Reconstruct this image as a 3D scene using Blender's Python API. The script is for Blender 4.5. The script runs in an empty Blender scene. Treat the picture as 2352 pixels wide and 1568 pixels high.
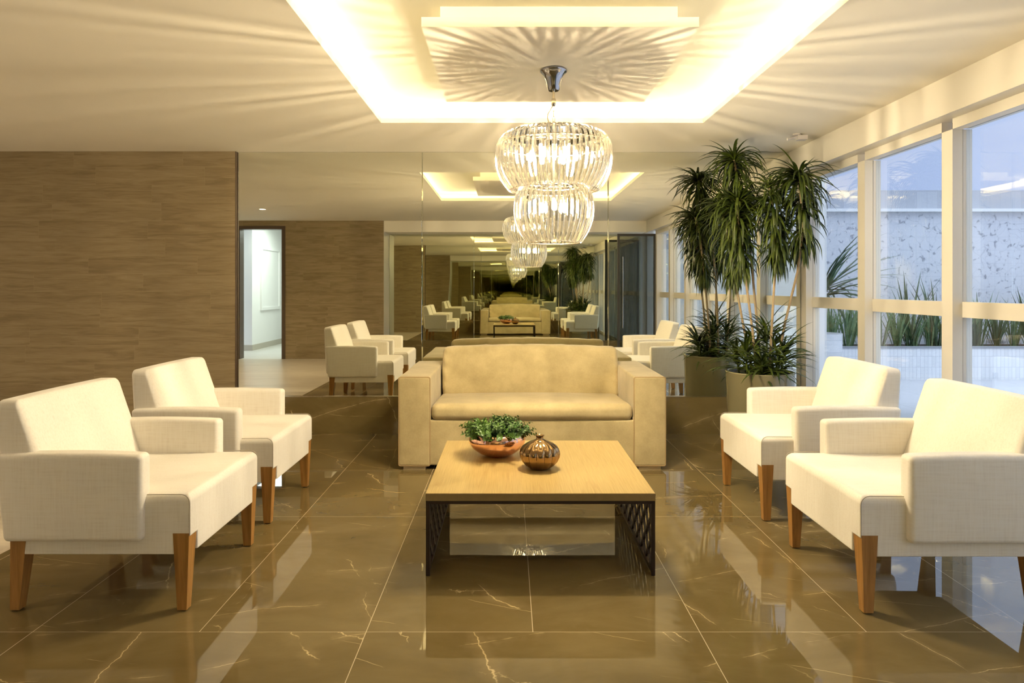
import bpy, bmesh, math, random
from mathutils import Vector, Matrix
random.seed(7)
SC = bpy.context.scene
COL = SC.collection
PI = math.pi
R = math.radians

# ------------------------------------------------------------------ camera, world, exposure
F_PX, VPX, VPY, EYE = 1525.0, 1168.0, 659.0, 1.24      # focal length in px, principal point, eye height
cam = bpy.data.cameras.new('camera')
cam.sensor_fit = 'HORIZONTAL'
cam.sensor_width = 36.0
cam.lens = F_PX / 2352.0 * 36.0
cam.shift_x = (1176.0 - VPX) / 2352.0
cam.shift_y = (VPY - 784.0) / 2352.0
cam.clip_start = 0.05
cam_o = bpy.data.objects.new('camera', cam)
COL.objects.link(cam_o)
cam_o.location = (0, 0, EYE)
cam_o.rotation_euler = (R(90), 0, 0)
SC.camera = cam_o

SKY_LOW, SKY_HIGH = (0.345, 0.42, 0.645), (1.5, 1.7, 2.1)     # overcast dusk: paler overhead
BULB_STRENGTH = 2600.0
SLOT = 0.92            # closed share of the added top plate that dims light upwards
STRIP_STRENGTH = 88.0
WARM = (1.0, 0.83, 0.54)
WARM_STRIP = (1.0, 0.83, 0.46)
world = bpy.data.worlds.new('dusk_sky')
SC.world = world
world.use_nodes = True
bg = world.node_tree.nodes['Background']
_wt = world.node_tree
_tc = _wt.nodes.new('ShaderNodeTexCoord'); _sx = _wt.nodes.new('ShaderNodeSeparateXYZ'); _mr = _wt.nodes.new('ShaderNodeMapRange'); _mx = _wt.nodes.new('ShaderNodeMix')
_mx.data_type = 'RGBA'
_wt.links.new(_tc.outputs['Generated'], _sx.inputs[0]); _wt.links.new(_sx.outputs[2], _mr.inputs[0])
_mr.inputs[1].default_value = 0.25; _mr.inputs[2].default_value = 0.8
_wt.links.new(_mr.outputs[0], _mx.inputs[0])
_mx.inputs[6].default_value = SKY_LOW + (1,); _mx.inputs[7].default_value = SKY_HIGH + (1,)
_wt.links.new(_mx.outputs[2], bg.inputs[0])
bg.inputs[1].default_value = 1.0

vs = SC.view_settings
SC.display_settings.display_device = 'sRGB'
vs.view_transform = 'Standard'
vs.look = 'None'
vs.gamma = 1.0
vs.use_curve_mapping = False
vs.exposure = 0.84
cy = SC.cycles
cy.max_bounces = 26
cy.diffuse_bounces = 4
cy.glossy_bounces = 24
cy.transmission_bounces = 10
cy.transparent_max_bounces = 32
cy.caustics_reflective = True
cy.caustics_refractive = False
cy.sample_clamp_indirect = 6.0
cy.blur_glossy = 0.5
try:
    cy.use_denoising = True
    cy.denoiser = 'OPENIMAGEDENOISE'
except Exception:
    pass

def area_lamp(name, loc, rot, sx, sy, power, rgb):
    l = bpy.data.lights.new(name, 'AREA')
    l.shape = 'RECTANGLE'; l.size = sx; l.size_y = sy
    l.energy = power; l.color = rgb
    o = bpy.data.objects.new(name, l); COL.objects.link(o)
    o.location = loc; o.rotation_euler = rot
    return o

# key dimensions (metres) ------------------------------------------------------------------
YB = 5.628            # face of the back mirror
YF = -0.70            # face of the mirror behind the camera
CZ = 2.384            # ceiling
XS = 2.38             # face of the window bulkhead
XW = 2.48             # face of the window frame
XE = -2.30            # edge between wood panelling and mirror
XMARB = -2.36         # edge of the marble paving
XL = -5.3             # left wall
UPZ = 2.505           # raised ceiling inside the cove
CX0, CX1, CY0, CY1 = -0.888, 1.357, 2.445, 4.628      # cove opening

# ------------------------------------------------------------------ node helpers
class NT:
    def __init__(self, name):
        self.m = bpy.data.materials.new(name)
        self.m.use_nodes = True
        self.t = self.m.node_tree
        self.b = self.t.nodes['Principled BSDF']
        self.out = self.t.nodes['Material Output']
    def n(self, typ, **kw):
        nd = self.t.nodes.new(typ)
        for k, v in kw.items():
            setattr(nd, k, v)
        return nd
    def link(self, a, b): self.t.links.new(a, b)
    def set(self, sock, v):
        if hasattr(v, 'is_output') or isinstance(v, bpy.types.NodeSocket):
            self.link(v, sock)
        else:
            if isinstance(v, (tuple, list)) and len(v) == 3 and sock.type == 'RGBA': v = tuple(v) + (1,)
            sock.default_value = v
    def math(self, op, a, b=None, c=None, clamp=False):
        nd = self.n('ShaderNodeMath', operation=op); nd.use_clamp = clamp
        self.set(nd.inputs[0], a)
        if b is not None: self.set(nd.inputs[1], b)
        if c is not None: self.set(nd.inputs[2], c)
        return nd.outputs[0]
    def vmath(self, op, a, b):
        nd = self.n('ShaderNodeVectorMath', operation=op)
        self.set(nd.inputs[0], a); self.set(nd.inputs[1], b)
        return nd.outputs[0]
    def mix(self, f, a, b, mode='MIX'):
        nd = self.n('ShaderNodeMix', data_type='RGBA', blend_type=mode)
        self.set(nd.inputs[0], f); self.set(nd.inputs[6], a); self.set(nd.inputs[7], b)
        return nd.outputs[2]
    def obj(self): return self.n('ShaderNodeTexCoord').outputs['Object']
    def pos(self): return self.n('ShaderNodeNewGeometry').outputs['Position']
    def mapping(self, v, scale=(1, 1, 1), loc=(0, 0, 0), rot=(0, 0, 0)):
        nd = self.n('ShaderNodeMapping')
        self.link(v, nd.inputs[0])
        nd.inputs['Location'].default_value = loc
        nd.inputs['Rotation'].default_value = rot
        nd.inputs['Scale'].default_value = scale
        return nd.outputs[0]
    def noise(self, v, scale=5, detail=4, rough=0.55, dist=0.0, col=False):
        nd = self.n('ShaderNodeTexNoise')
        if v is not None: self.link(v, nd.inputs['Vector'])
        nd.inputs['Scale'].default_value = scale
        nd.inputs['Detail'].default_value = detail
        nd.inputs['Roughness'].default_value = rough
        nd.inputs['Distortion'].default_value = dist
        return nd.outputs['Color'] if col else nd.outputs['Fac']
    def ramp(self, f, stops):
        nd = self.n('ShaderNodeValToRGB')
        self.link(f, nd.inputs[0])
        el = nd.color_ramp.elements
        while len(el) < len(stops): el.new(0.5)
        for e, (p, c) in zip(el, stops):
            e.position = p; e.color = tuple(c) + (1,) if len(c) == 3 else c
        return nd.outputs[0]
    def smooth(self, f, lo, hi, a=0.0, b=1.0):
        nd = self.n('ShaderNodeMapRange', interpolation_type='SMOOTHSTEP')
        self.link(f, nd.inputs[0])
        nd.inputs[1].default_value = lo; nd.inputs[2].default_value = hi
        nd.inputs[3].default_value = a; nd.inputs[4].default_value = b
        return nd.outputs[0]
    def bump(self, h, strength=0.2, dist=0.01):
        nd = self.n('ShaderNodeBump')
        self.link(h, nd.inputs['Height'])
        nd.inputs['Strength'].default_value = strength
        nd.inputs['Distance'].default_value = dist
        self.link(nd.outputs[0], self.b.inputs['Normal'])
    def base(self, col=None, rough=None, metal=None, spec=None, coat=None):
        if col is not None: self.set(self.b.inputs['Base Color'], col)
        if rough is not None: self.set(self.b.inputs['Roughness'], rough)
        if metal is not None: self.b.inputs['Metallic'].default_value = metal
        if spec is not None: self.b.inputs['Specular IOR Level'].default_value = spec
        if coat is not None: self.b.inputs['Coat Weight'].default_value = coat
        return self.m

def plain(name, col, rough=0.5, metal=0.0, spec=0.5, var=0.0, scale=6.0):
    t = NT(name)
    if var:
        n = t.noise(t.obj(), scale, 4)
        c = t.mix(n, tuple(x * (1 - var) for x in col), tuple(min(1, x * (1 + var)) for x in col))
    else:
        c = col
    return t.base(c, rough, metal, spec)

def emitter(name, col, strength):
    t = NT(name)
    e = t.n('ShaderNodeEmission')
    e.inputs[0].default_value = tuple(col) + (1,)
    e.inputs[1].default_value = strength
    t.link(e.outputs[0], t.out.inputs[0])
    return t.m

# ------------------------------------------------------------------ materials
def mat_linen():
    t = NT('cream_linen')
    v = t.obj()
    a = t.noise(t.mapping(v, (160, 160, 9)), 1.0, 3)
    b = t.noise(t.mapping(v, (9, 130, 160)), 1.0, 3)
    f = t.math('ADD', t.math('MULTIPLY', a, 0.5), t.math('MULTIPLY', b, 0.5))
    c = t.ramp(f, [(0.28, (0.77, 0.71, 0.62)), (0.5, (0.85, 0.80, 0.71)), (0.75, (0.88, 0.84, 0.77))])
    t.bump(f, 0.12, 0.002)
    t.b.inputs['Sheen Weight'].default_value = 0.15
    return t.base(c, 0.9, spec=0.2)

def mat_suede():
    t = NT('tan_suede')
    v = t.obj()
    a = t.noise(v, 5.0, 5, 0.6)
    b = t.noise(v, 90.0, 3)
    f = t.math('ADD', t.math('MULTIPLY', a, 0.8), t.math('MULTIPLY', b, 0.2))
    c = t.ramp(f, [(0.32, (0.37, 0.295, 0.15)), (0.62, (0.50, 0.405, 0.22))])
    t.bump(t.noise(v, 14.0, 4), 0.12, 0.01)
    t.b.inputs['Sheen Weight'].default_value = 0.3
    return t.base(c, 0.85, spec=0.15)

def mat_marble(name, tiles=True):
    t = NT(name)
    p = t.pos()
    s = t.n('ShaderNodeSeparateXYZ'); t.link(p, s.inputs[0])
    x, y, z = s.outputs
    joint = None
    if tiles:
        # slabs: joints every 0.6 m across; only every other one in the front row
        kx = t.math('DIVIDE', t.math('SUBTRACT', x, 0.0877), 0.6)
        kx2 = t.math('DIVIDE', t.math('SUBTRACT', x, 0.0877 + 0.6), 1.2)
        front = t.math('LESS_THAN', y, 2.388)
        def edge(k, w):     # 1 on the joint
            f = t.math('ABSOLUTE', t.math('SUBTRACT', k, t.math('ROUND', k)))
            return t.math('LESS_THAN', f, w)
        jx = t.math('ADD', t.math('MULTIPLY', edge(kx, 0.0024), t.math('SUBTRACT', 1.0, front)),
                    t.math('MULTIPLY', edge(kx2, 0.0012), front))
        jy = None
        for yy in (1.188, 2.388, 3.588, 4.502):
            e = t.math('LESS_THAN', t.math('ABSOLUTE', t.math('SUBTRACT', y, yy)), 0.0009)
            jy = e if jy is None else t.math('MAXIMUM', jy, e)
        joint = t.math('MAXIMUM', jx, jy)
        row = t.math('ADD', t.math('ADD', t.math('GREATER_THAN', y, 2.388), t.math('GREATER_THAN', y, 3.588)),
                     t.math('GREATER_THAN', y, 4.502))
        idx = t.math('ADD', t.math('MULTIPLY', t.math('FLOOR', kx2), front),
                     t.math('MULTIPLY', t.math('FLOOR', kx), t.math('SUBTRACT', 1.0, front)))
        cv = t.n('ShaderNodeCombineXYZ')
        t.link(t.math('MULTIPLY', idx, 3.71), cv.inputs[0])
        t.link(t.math('MULTIPLY', row, 5.13), cv.inputs[1])
        v = t.vmath('ADD', p, cv.outputs[0])
    else:
        v = t.mapping(p, (1, 1, 1), rot=(R(70), 0, 0))
    cloud = t.noise(t.mapping(v, (1.6, 2.6, 2.2)), 1.0, 6, 0.6, 0.6)
    col = t.ramp(cloud, [(0.25, (0.112, 0.080, 0.030)), (0.5, (0.148, 0.108, 0.043)), (0.75, (0.19, 0.142, 0.064))])
    # veins
    warp = t.noise(v, 2.3, 6, 0.65, col=True)
    wv = t.vmath('ADD', v, t.vmath('MULTIPLY', t.vmath('SUBTRACT', warp, (0.5, 0.5, 0.5)), (0.16, 0.16, 0.16)))
    def vein(vec, scale, rot, width, lo, hi, mscale, anis):
        mv = t.mapping(vec, (scale, scale * anis, scale), rot=(0, 0, R(rot)))
        n1 = t.noise(mv, 1.0, 1.5, 0.45)
        d = t.math('ABSOLUTE', t.math('SUBTRACT', n1, 0.5))
        line = t.smooth(d, 0.0, width, 1.0, 0.0)
        mask = t.smooth(t.noise(v, mscale, 3), lo, hi)
        return t.math('MULTIPLY', line, mask)
    sv = t.n('ShaderNodeSeparateXYZ'); t.link(v, sv.inputs[0])
    if not tiles:
        sv = t.n('ShaderNodeSeparateXYZ'); t.link(p, sv.inputs[0])
    U, W = sv.outputs[0], (sv.outputs[1] if tiles else sv.outputs[2])
    def crack(deg, gap, width, wob, wscale, mlo, mhi, mscale, seed):
        # nearly straight mineral lines, wandering a little, present only in stretches
        an = R(deg)
        u = t.math('ADD', t.math('MULTIPLY', U, math.cos(an)), t.math('MULTIPLY', W, math.sin(an)))
        sh = t.mapping(v, (1, 1, 1), loc=(seed, seed * 1.7, 0))
        nz = t.math('ADD', t.math('MULTIPLY', t.math('SUBTRACT', t.noise(sh, wscale, 5, 0.6), 0.5), wob), t.math('MULTIPLY', t.math('SUBTRACT', t.noise(sh, 0.6, 1), 0.5), gap * 2.5))
        k = t.math('DIVIDE', t.math('ADD', u, nz), gap)
        d = t.math('MULTIPLY', t.math('ABSOLUTE', t.math('SUBTRACT', t.math('FRACT', k), 0.5)), gap)
        m = t.smooth(t.noise(sh, mscale, 4, 0.6), mlo, mhi)
        return t.math('MULTIPLY', t.smooth(d, 0.0, width, 1.0, 0.0), m), t.math('MULTIPLY', t.smooth(d, 0.0, 0.05, 1.0, 0.0), m)
    c1, h1 = crack(104, 0.31, 0.0026, 0.05, 5.0, 0.50, 0.60, 3.1, 1.3)
    c2, h2 = crack(20, 0.55, 0.0042, 0.10, 6.0, 0.50, 0.60, 2.2, 4.1)
    c3, h3 = crack(76, 0.24, 0.0022, 0.03, 4.0, 0.53, 0.62, 2.6, 7.7)
    c4, h4 = crack(55, 0.62, 0.0045, 0.13, 8.0, 0.53, 0.62, 2.4, 9.2)
    vv = t.math('MAXIMUM', t.math('MAXIMUM', t.math('MULTIPLY', c1, 0.8), c2), t.math('MAXIMUM', t.math('MULTIPLY', c3, 0.6), c4))
    halo = t.math('MAXIMUM', h1, h2)
    col = t.mix(t.math('MULTIPLY', halo, 0.22), col, (0.34, 0.25, 0.13))
    col = t.mix(t.math('MULTIPLY', vv, 0.70), col, (0.66, 0.50, 0.26))
    if joint is not None:
        col = t.mix(t.math('MULTIPLY', joint, 0.8), col, (0.62, 0.50, 0.34))
    wob = t.noise(p, 2.1, 1.5)
    t.bump(wob, 0.025, 0.02)
    return t.base(col, 0.014, spec=0.85)

def mat_planks(name, c0, c1, c2, length, height, axes, rough=0.5, grain=1.0, joint=0.0016, spec=0.35):
    # axes: which world axes run along / across the boards
    t = NT(name)
    p = t.pos()
    s = t.n('ShaderNodeSeparateXYZ'); t.link(p, s.inputs[0])
    u, w = s.outputs[axes[0]], s.outputs[axes[1]]
    row = t.math('FLOOR', t.math('DIVIDE', w, height))
    off = t.math('FRACT', t.math('MULTIPLY', t.math('SINE', t.math('MULTIPLY', row, 12.9898)), 43.7585))
    us = t.math('ADD', t.math('DIVIDE', u, length), off)
    brd = t.math('FLOOR', us)
    rnd = t.math('FRACT', t.math('MULTIPLY', t.math('SINE', t.math('ADD', t.math('MULTIPLY', row, 7.13), t.math('MULTIPLY', brd, 3.77))), 917.31))
    cv = t.n('ShaderNodeCombineXYZ')
    t.link(t.math('ADD', u, t.math('MULTIPLY', rnd, 13.0)), cv.inputs[0])
    t.link(w, cv.inputs[1])
    t.link(t.math('MULTIPLY', row, 1.7), cv.inputs[2])
    g = t.noise(t.mapping(cv.outputs[0], (2.2, 22, 1)), 1.0, 6, 0.6, 0.8)
    fine = t.noise(t.mapping(cv.outputs[0], (9, 150, 1)), 1.0, 3)
    f = t.math('ADD', t.math('MULTIPLY', g, 0.75), t.math('MULTIPLY', fine, 0.25))
    f = t.math('ADD', t.math('MULTIPLY', t.math('SUBTRACT', f, 0.5), grain), t.math('ADD', 0.45, t.math('MULTIPLY', rnd, 0.1)))
    col = t.ramp(f, [(0.28, c0), (0.5, c1), (0.72, c2)])
    fw = t.math('FRACT', t.math('DIVIDE', w, height))
    ew = t.math('MULTIPLY', t.math('MINIMUM', fw, t.math('SUBTRACT', 1.0, fw)), height)
    fu = t.math('FRACT', us)
    eu = t.math('MULTIPLY', t.math('MINIMUM', fu, t.math('SUBTRACT', 1.0, fu)), length)
    j = t.math('LESS_THAN', t.math('MINIMUM', ew, eu), joint)
    col = t.mix(t.math('MULTIPLY', j, 0.16), col, tuple(min(1, x * 1.6) for x in c2))
    return t.base(col, rough, spec=spec)

def mat_oak():
    t = NT('oak_veneer')
    v = t.obj()
    s = t.n('ShaderNodeSeparateXYZ'); t.link(v, s.inputs[0])
    leaf = t.math('FLOOR', t.math('DIVIDE', s.outputs[0], 0.165))
    cv = t.n('ShaderNodeCombineXYZ')
    t.link(t.math('MULTIPLY', leaf, 2.37), cv.inputs[1]); t.link(t.math('MULTIPLY', leaf, 0.93), cv.inputs[0])
    vv = t.vmath('ADD', v, cv.outputs[0])
    n = t.noise(t.mapping(vv, (9, 0.32, 10)), 1.0, 2, 0.5, 0.15)
    rings = t.math('FRACT', t.math('MULTIPLY', n, 13.0))
    line = t.smooth(rings, 0.0, 0.22, 1.0, 0.0)
    fine = t.noise(t.mapping(vv, (240, 6, 200)), 1.0, 3)
    base = t.ramp(fine, [(0.3, (0.36, 0.245, 0.085)), (0.7, (0.47, 0.34, 0.135))])
    col = t.mix(t.math('MULTIPLY', line, 0.36), base, (0.33, 0.185, 0.06))
    t.bump(fine, 0.05, 0.001)
    return t.base(col, 0.30, spec=0.5)

def mat_legwood():
    t = NT('honey_wood')
    n = t.noise(t.mapping(t.obj(), (60, 60, 4)), 1.0, 4, 0.6)
    col = t.ramp(n, [(0.3, (0.27, 0.125, 0.028)), (0.7, (0.46, 0.235, 0.066))])
    return t.base(col, 0.38, spec=0.45)

def mat_glasspane(name, tint, refl_boost=1.0, ior=1.5):
    t = NT(name)
    fr = t.n('ShaderNodeFresnel')
    bf = t.n('ShaderNodeNewGeometry').outputs['Backfacing']      # same reflectance from both sides of the sheet
    t.link(t.math('ADD', ior, t.math('MULTIPLY', bf, 1.0 / ior - ior)), fr.inputs[0])
    f = t.math('MULTIPLY', fr.outputs[0], refl_boost, clamp=True)
    tr = t.n('ShaderNodeBsdfTransparent'); tr.inputs[0].default_value = tuple(tint) + (1,)
    gl = t.n('ShaderNodeBsdfGlossy'); gl.inputs[0].default_value = (1, 1, 1, 1); gl.inputs[1].default_value = 0.0
    mx = t.n('ShaderNodeMixShader')
    t.link(f, mx.inputs[0]); t.link(tr.outputs[0], mx.inputs[1]); t.link(gl.outputs[0], mx.inputs[2])
    t.link(mx.outputs[0], t.out.inputs[0])
    return t.m

def mat_crystal():
    t = NT('clear_crystal')
    g = t.n('ShaderNodeBsdfGlass'); g.inputs['IOR'].default_value = 1.52; g.inputs['Roughness'].default_value = 0.0
    g.inputs[0].default_value = (1, 0.99, 0.96, 1)
    tr = t.n('ShaderNodeBsdfTransparent'); tr.inputs[0].default_value = (1, 0.98, 0.95, 1)
    mx = t.n('ShaderNodeMixShader'); mx.inputs[0].default_value = 0.80
    t.link(tr.outputs[0], mx.inputs[1]); t.link(g.outputs[0], mx.inputs[2])
    tl = t.n('ShaderNodeBsdfTranslucent'); tl.inputs[0].default_value = (1, 0.98, 0.94, 1)
    mx2 = t.n('ShaderNodeMixShader'); mx2.inputs[0].default_value = 0.002      # faint haze of the pressed glass
    t.link(mx.outputs[0], mx2.inputs[1]); t.link(tl.outputs[0], mx2.inputs[2])
    t.link(mx2.outputs[0], t.out.inputs[0])
    return t.m

def mat_mirror(name, tint, wave=0.0):
    t = NT(name)
    t.base(tint, 0.0, 1.0)
    t.b.inputs['Specular Tint'].default_value = (0.9, 0.92, 0.86, 1)
    if wave:
        p = t.pos()
        t.bump(t.noise(t.mapping(p, (1.6, 1, 0.5)), 1.0, 1.0), wave, 0.02)
    return t.m

def mat_paint(name, col, rough=0.75):
    t = NT(name)
    n = t.noise(t.pos(), 3.0, 3)
    c = t.mix(n, tuple(x * 0.97 for x in col), tuple(min(1, x * 1.03) for x in col))
    t.bump(t.noise(t.pos(), 220.0, 2), 0.03, 0.001)
    return t.base(c, rough, spec=0.25)

def mat_leaf(name, c0, c1, rough=0.42, trans=0.25):
    t = NT(name)
    v = t.obj()
    n = t.noise(v, 9.0, 3)
    streak = t.noise(v, 60.0, 2)
    f = t.math('ADD', t.math('MULTIPLY', n, 0.75), t.math('MULTIPLY', streak, 0.25))
    c = t.ramp(f, [(0.33, c0), (0.68, c1)])
    t.b.inputs['Subsurface Weight'].default_value = 0.0
    return t.base(c, rough, spec=0.4)

def mat_tiles(name, base, groutc, w, h, axes, jw=0.002, rough=0.25):
    t = NT(name)
    p = t.pos()
    s = t.n('ShaderNodeSeparateXYZ'); t.link(p, s.inputs[0])
    u, z = s.outputs[axes[0]], s.outputs[axes[1]]
    ku, kz = t.math('DIVIDE', u, w), t.math('DIVIDE', z, h)
    def e(k, sz):
        f = t.math('FRACT', k)
        return t.math('MULTIPLY', t.math('MINIMUM', f, t.math('SUBTRACT', 1.0, f)), sz)
    j = t.math('LESS_THAN', t.math('MINIMUM', e(ku, w), e(kz, h)), jw)
    rnd = t.math('FRACT', t.math('MULTIPLY', t.math('SINE', t.math('ADD', t.math('MULTIPLY', t.math('FLOOR', ku), 5.17), t.math('MULTIPLY', t.math('FLOOR', kz), 9.31))), 517.7))
    c = t.mix(rnd, tuple(x * 0.9 for x in base), base)
    c = t.mix(j, c, groutc)
    return t.base(c, rough)

def mat_marble_relief():
    # pale folded-tile cladding: square tiles with wedge-shaped grey marks and hairlines
    t = NT('relief_marble_tiles')
    p = t.pos()
    s = t.n('ShaderNodeSeparateXYZ'); t.link(p, s.inputs[0])
    x, z = s.outputs[0], s.outputs[2]
    cv = t.n('ShaderNodeCombineXYZ'); t.link(x, cv.inputs[0]); t.link(z, cv.inputs[1])
    v2 = cv.outputs[0]
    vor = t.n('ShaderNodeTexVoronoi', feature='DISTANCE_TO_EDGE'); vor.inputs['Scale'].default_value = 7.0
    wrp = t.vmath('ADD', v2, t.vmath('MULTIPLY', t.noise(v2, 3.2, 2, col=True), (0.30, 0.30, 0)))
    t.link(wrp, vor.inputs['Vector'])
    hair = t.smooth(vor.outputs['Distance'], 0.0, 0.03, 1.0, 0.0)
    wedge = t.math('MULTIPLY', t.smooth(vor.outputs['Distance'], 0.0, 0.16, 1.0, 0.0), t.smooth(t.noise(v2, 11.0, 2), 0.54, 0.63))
    def e(k):
        f = t.math('FRACT', k)
        return t.math('MINIMUM', f, t.math('SUBTRACT', 1.0, f))
    j = t.math('LESS_THAN', t.math('MINIMUM', e(t.math('DIVIDE', x, 0.2)), e(t.math('DIVIDE', z, 0.2))), 0.012)
    c = t.mix(t.math('MULTIPLY', t.noise(v2, 1.4, 3), 0.3), (0.72, 0.72, 0.74), (0.54, 0.55, 0.60))
    c = t.mix(t.math('MULTIPLY', hair, 0.42), c, (0.40, 0.41, 0.45))
    c = t.mix(t.math('MULTIPLY', j, 0.55), c, (0.48, 0.5, 0.55))
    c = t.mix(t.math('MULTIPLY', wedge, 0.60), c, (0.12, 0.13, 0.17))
    return t.base(c, 0.3)

M = dict(
    linen=mat_linen(), suede=mat_suede(),
    seam=plain('stitch_seam', (0.46, 0.40, 0.31), 0.9),
    suede_pipe=plain('suede_piping', (0.36, 0.25, 0.12), 0.9),
    marble=mat_marble('brown_marble_slabs'), marble_base=mat_marble('brown_marble_skirting', False),
    panel=mat_planks('wood_panel_cladding', (0.215, 0.157, 0.082), (0.275, 0.207, 0.113), (0.320, 0.246, 0.142), 0.92, 0.15, (0, 2), 0.5, 1.7),
    lam=mat_planks('pale_laminate_floor', (0.44, 0.37, 0.27), (0.56, 0.49, 0.38), (0.64, 0.57, 0.46), 1.2, 0.2, (0, 1), 0.28, 1.0),
    oak=mat_oak(), edge=plain('dark_oak_edge', (0.24, 0.165, 0.065), 0.45, var=0.12, scale=30), legwood=mat_legwood(),
    pane=mat_glasspane('window_glass', (0.93, 0.96, 0.96), 1.7),
    doorpane=mat_glasspane('door_glass', (0.55, 0.58, 0.58), 1.6),
    crystal=mat_crystal(),
    mirror=mat_mirror('silvered_mirror', (0.80, 0.80, 0.71)),
    mirror_front=mat_mirror('silvered_mirror_wavy', (0.76, 0.775, 0.61), 0.10),
    ceil=mat_paint('ceiling_paint', (0.83, 0.775, 0.67)),
    cove=mat_paint('cove_paint', (0.84, 0.80, 0.70)),
    white=mat_paint('white_paint', (0.85, 0.85, 0.84)),
    alu=plain('cream_powder_coat', (0.64, 0.60, 0.53), 0.28, 0.0, 0.5, 0.03, 3),
    gap=plain('dark_gasket', (0.02, 0.018, 0.016), 0.6),
    chrome=plain('dark_chrome', (0.42, 0.42, 0.45), 0.07, 1.0),
    wire=plain('bright_wire', (0.75, 0.68, 0.55), 0.2, 1.0),
    cable=plain('clear_cable', (0.72, 0.58, 0.36), 0.35),
    steel=plain('dark_brown_steel', (0.022, 0.012, 0.008), 0.45, 0.0, 0.35),
    copper=plain('polished_copper', (0.85, 0.50, 0.37), 0.06, 1.0),
    bronze=plain('bronze_glaze', (0.33, 0.215, 0.105), 0.11, 1.0, var=0.12, scale=9),
    soil=plain('dark_soil', (0.035, 0.022, 0.013), 0.95, var=0.5, scale=60),
    ceramic=plain('olive_beige_ceramic', (0.215, 0.19, 0.108), 0.12, 0.0, 0.6, 0.04, 4),
    cane=plain('grey_brown_cane', (0.36, 0.27, 0.16), 0.8, var=0.3, scale=40),
    drac=mat_leaf('dracaena_leaf', (0.010, 0.026, 0.003), (0.082, 0.112, 0.012)),
    herb=mat_leaf('small_round_leaf', (0.018, 0.060, 0.008), (0.12, 0.23, 0.035)),
    sword=mat_leaf('sword_leaf', (0.07, 0.13, 0.05), (0.24, 0.34, 0.15), 0.5),
    palm=mat_leaf('yucca_leaf', (0.03, 0.06, 0.03), (0.09, 0.15, 0.07), 0.5),
    bulb=emitter('lit_bulb', WARM, BULB_STRENGTH),
    strip=emitter('cove_light_strip', WARM_STRIP, STRIP_STRENGTH),
    lens=emitter('downlight_lens', (1.0, 0.80, 0.52), 30.0),
    relief=mat_marble_relief(),
    mosaic=mat_tiles('white_mosaic', (0.86, 0.86, 0.86), (0.55, 0.56, 0.6), 0.052, 0.148, (0, 2)),
    fascia=mat_tiles('grey_fascia', (0.50, 0.51, 0.54), (0.38, 0.39, 0.42), 0.16, 0.9, (0, 2)),
    patio=mat_tiles('patio_stone', (0.50, 0.50, 0.52), (0.34, 0.34, 0.36), 0.6, 0.6, (0, 1), 0.003, 0.12),
    plastic=plain('white_plastic', (0.58, 0.54, 0.53), 0.35),
    tag=plain('black_tag', (0.01, 0.01, 0.01), 0.7),
    doorframe=plain('dark_brown_door_trim', (0.085, 0.055, 0.035), 0.4),
    darkalu=plain('dark_grey_aluminium', (0.075, 0.068, 0.062), 0.35, 0.3),
)

# ------------------------------------------------------------------ mesh helpers
def link(o, parent=None):
    COL.objects.link(o)
    if parent is not None: o.parent = parent
    return o

def mk(name, bm, mat, parent=None, smooth=None, wn=False, loc=None):
    """bmesh -> one mesh object. smooth: angle (deg) above which edges stay sharp"""
    bmesh.ops.recalc_face_normals(bm, faces=bm.faces)
    me = bpy.data.meshes.new(name)
    if loc is not None:
        bmesh.ops.translate(bm, verts=bm.verts, vec=-Vector(loc))
    bm.to_mesh(me); bm.free()
    if mat is not None: me.materials.append(mat)
    if smooth is not None:
        for p in me.polygons: p.use_smooth = True
        if smooth < 180: me.set_sharp_from_angle(angle=R(smooth))
    o = bpy.data.objects.new(name, me)
    link(o, parent)
    if loc is not None: o.location = loc
    if wn:
        m = o.modifiers.new('weighted_normals', 'WEIGHTED_NORMAL'); m.keep_sharp = True
    return o

def empty(name, loc=(0, 0, 0), rz=0.0):
    o = bpy.data.objects.new(name, None)
    o.empty_display_size = 0.1
    link(o); o.location = loc; o.rotation_euler = (0, 0, rz)
    return o

def tag(o, label=None, cat=None, group=None, kind=None):
    if label: o['label'] = label
    if cat: o['category'] = cat
    if group: o['group'] = group
    if kind: o['kind'] = kind
    return o

def structure(o, label=None):
    o['kind'] = 'structure'
    if label: o['label'] = label
    return o

def copy_tree(o, parent=None):
    c = o.copy(); COL.objects.link(c)
    if parent is not None: c.parent = parent
    for ch in list(o.children): copy_tree(ch, c)
    return c

def box(bm, x0, x1, y0, y1, z0, z1):
    vs_ = [bm.verts.new(p) for p in ((x0, y0, z0), (x1, y0, z0), (x1, y1, z0), (x0, y1, z0), (x0, y0, z1), (x1, y0, z1), (x1, y1, z1), (x0, y1, z1))]
    for f in ((3, 2, 1, 0), (4, 5, 6, 7), (0, 1, 5, 4), (1, 2, 6, 5), (2, 3, 7, 6), (3, 0, 4, 7)):
        bm.faces.new([vs_[i] for i in f])
    return vs_

def bxs(*boxes):
    bm = bmesh.new()
    for b in boxes: box(bm, *b)
    return bm

def bevel_all(bm, r, seg=2, angle=30):
    es = [e for e in bm.edges if len(e.link_faces) == 2 and e.calc_face_angle(0) > R(angle)]
    bmesh.ops.bevel(bm, geom=es, offset=r, segments=seg, affect='EDGES', profile=0.5, clamp_overlap=True)
    return bm

def bbox(x0, x1, y0, y1, z0, z1, r=0.003, seg=2):
    bm = bxs((x0, x1, y0, y1, z0, z1))
    return bevel_all(bm, r, seg)

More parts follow.
